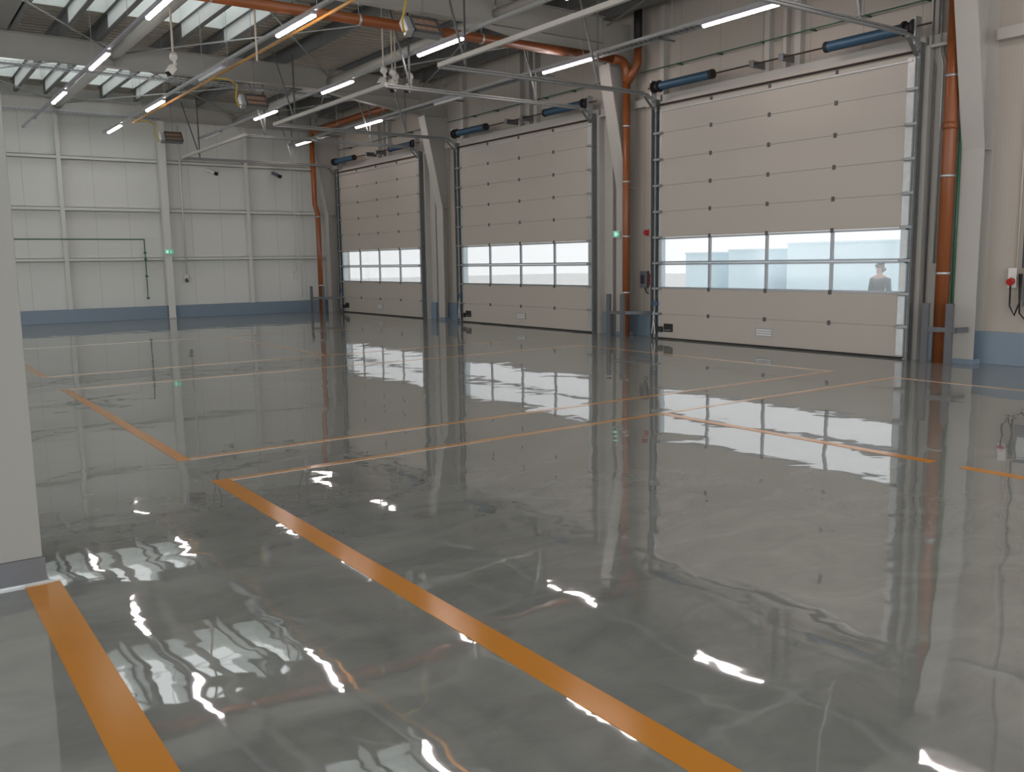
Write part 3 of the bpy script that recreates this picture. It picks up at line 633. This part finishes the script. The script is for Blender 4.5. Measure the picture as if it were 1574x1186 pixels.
# back wall fittings
for x, z, lab in ((9.02, 4.42, 'left white security camera on the back wall'), (11.07, 4.42, 'right dark security camera on the back wall')):
    t = empty('security_camera', (x, YG, z), label=lab, cat='camera', group='security cameras on the back wall')
    MB().box(x-.05, x+.05, YG-.04, YB, z+.06, z+.16).build('mount', 'white', t); MB().bar((x-.06, YG-.04, z+.12), (x+.06, YG-.3, z), .09, .09).build('body', 'white' if x < 10 else 'ebox', t, bevel=.01)
    MB().bar((x+.06, YG-.3, z), (x+.09, YG-.36, z-.03), .1, .1).build('lens_hood', 'camblk', t)
t = empty('socket_panel', (8.12, YB, 1.1), label='white socket cluster low on the back wall by the grey column', cat='socket')
MB().box(8.05, 8.2, YB-.08, YB, 1.15, 1.32).build('housing', 'white', t, bevel=.01); MB().tube([(8.12, YB-.08, 1.17), (8.12, YB-.16, 1.12)], .05, 12).build('plug_socket', 'galv_dk', t, smooth=True); MB().box(8.22, 8.36, YB-.06, YB, 1.22, 1.34).build('side_socket', 'white', t, bevel=.01)
t = empty('socket_panel', (11.7, YB, 1.1), label='small white double socket low on the back wall near the corner', cat='socket')
MB().box(11.66, 11.78, YB-.06, YB, 1.27, 1.38).build('upper_socket', 'white', t, bevel=.008); MB().box(11.66, 11.78, YB-.06, YB, 1.13, 1.24).build('lower_socket', 'white', t, bevel=.008)
for x, z0, z1, r_, m_, lab in ((8.1, 1.34, 5.8, .028, 'girt', 'pale riser pipe beside the grey back wall column'), (11.7, 1.38, 4.6, .014, 'girt', 'left thin riser above the double socket'), (11.86, .5, 4.6, .014, 'girt', 'right thin riser near the double socket')):
    MB().tube([(x, YG-.03, z0), (x, YG-.03, z1)], r_, 8).build('riser_pipe', m_, label=lab, cat='pipe', smooth=True)
# ------------------------------------------------------------------ yard outside: pale blocks seen through the panes
for k, (y0, y1, h_, lab) in enumerate(((35.9, 37.9, 1.95, 'lowest pale blue block beyond the nearest door'), (31.8, 34.6, 2.08, 'middle pale blue block beyond the nearest door'), (24.4, 30.6, 2.36, 'widest pale blue block beyond the nearest door'))):
    t = empty('building', (43, (y0+y1)/2, -.35), label=lab, cat='building', group='pale buildings outside')
    MB().box(40, 46, y0, y1, -.35, h_-.1).build('wall', 'facade', t); MB().box(39.95, 46.05, y0-.05, y1+.05, h_-.1, h_).build('roof_edge', 'facade', t)
# person standing outside
def skin(name, verts, edges, m_, parent, sub=2):
    me = bpy.data.meshes.new(name); o3 = Vector(parent['org'])
    me.from_pydata([Vector(v[:3])-o3 for v in verts], edges, []); me.materials.append(M[m_])
    o = bpy.data.objects.new(name, me); C.objects.link(o); o.parent = parent; o['org'] = tuple(o3)
    bpy.context.view_layer.objects.active = o
    md = o.modifiers.new('skin', 'SKIN'); md.use_smooth_shade = True
    if not me.skin_vertices: me.attributes  # the modifier adds the layer
    for i_, v in enumerate(verts):
        r_ = v[3]; me.skin_vertices[0].data[i_].radius = (r_, r_ if len(v) < 5 else v[4]); me.skin_vertices[0].data[i_].use_root = i_ == 0
    sd = o.modifiers.new('sub', 'SUBSURF'); sd.levels = sub; sd.render_levels = sub
    return o
px, py, g0 = 19.0, 11.95, -.35
def V(dx, dz, dy, *r): return (px+dy, py+dx, g0+dz, *r)
P = empty('person', (px, py, g0), label='person in dark clothes standing out in the yard, seen through the nearest door pane', cat='person')
body = [V(0, .96, 0, .13, .1), V(0, 1.12, 0, .12, .09), V(0, 1.32, 0, .15, .1), V(0, 1.43, 0, .1, .08), V(0, 1.52, 0, .05), V(0, 1.56, -.01, .055), V(0, 1.64, -.01, .085, .075), V(0, 1.70, -.01, .06),
  V(.17, 1.41, 0, .06), V(.23, 1.14, .02, .045), V(.24, .9, -.04, .033), V(.24, .83, -.05, .032), V(-.17, 1.41, 0, .06), V(-.23, 1.14, .02, .045), V(-.24, .9, -.04, .033), V(-.24, .83, -.05, .032),
  V(.1, .88, 0, .085), V(.12, .48, -.01, .06), V(.12, .09, .01, .042), V(.13, .04, -.13, .035), V(-.1, .88, 0, .085), V(-.12, .48, -.01, .06), V(-.12, .09, .01, .042), V(-.13, .04, -.13, .035)]
be = [(0,1),(1,2),(2,3),(3,4),(4,5),(5,6),(6,7),(3,8),(8,9),(9,10),(10,11),(3,12),(12,13),(13,14),(14,15),(0,16),(16,17),(17,18),(18,19),(0,20),(20,21),(21,22),(22,23)]
bo = skin('body', body, be, 'skin', P)
for sx_ in (1, -1):
    for q in range(4):
        f0 = V(sx_*.24, .8, -.075+.018*q, .009); f1 = V(sx_*(.238), .76, -.075+.018*q, .008); f2 = V(sx_*.232, .725+.008*abs(q-1.5), -.072+.018*q, .007)
        skin('finger', [f0, f1, f2], [(0,1),(1,2)], 'skin', P, 1)
    skin('thumb', [V(sx_*.235, .82, -.08, .011), V(sx_*.225, .78, -.1, .009), V(sx_*.22, .755, -.1, .008)], [(0,1),(1,2)], 'skin', P, 1)
jk = [(v[0], v[1], v[2], *[r_+.02 for r_ in v[3:]]) for v in body]
skin('jacket', [jk[i_] for i_ in (0,1,2,3,8,9,10,12,13,14)], [(0,1),(1,2),(2,3),(3,4),(4,5),(5,6),(3,7),(7,8),(8,9)], 'cloth', P)
skin('trousers', [jk[i_] for i_ in (0,16,17,18,20,21,22)], [(0,1),(1,2),(2,3),(0,4),(4,5),(5,6)], 'cloth', P)
skin('hair', [V(0, 1.66, .02, .088), V(0, 1.71, 0, .07), V(0, 1.6, .05, .05)], [(0,1),(0,2)], 'black', P)
for sx_ in (1, -1):
    MB().tube([V(sx_*.03, 1.655, -.098), V(sx_*.03, 1.655, -.088)], .01, 8).build('eye', 'black', P)
    MB().tube([V(sx_*.088, 1.62, 0), V(sx_*.096, 1.67, .005)], .014, 8).build('ear', 'skin', P)
MB().tube([V(0, 1.65, -.09), V(0, 1.615, -.108), V(0, 1.61, -.09)], [.008, .014, .008], 8).build('nose', 'skin', P)
MB().bar(V(-.025, 1.58, -.085), V(.025, 1.58, -.085), .012, .01).build('mouth', 'red', P)
for o in bpy.data.objects:
    if 'org' in o: del o['org']
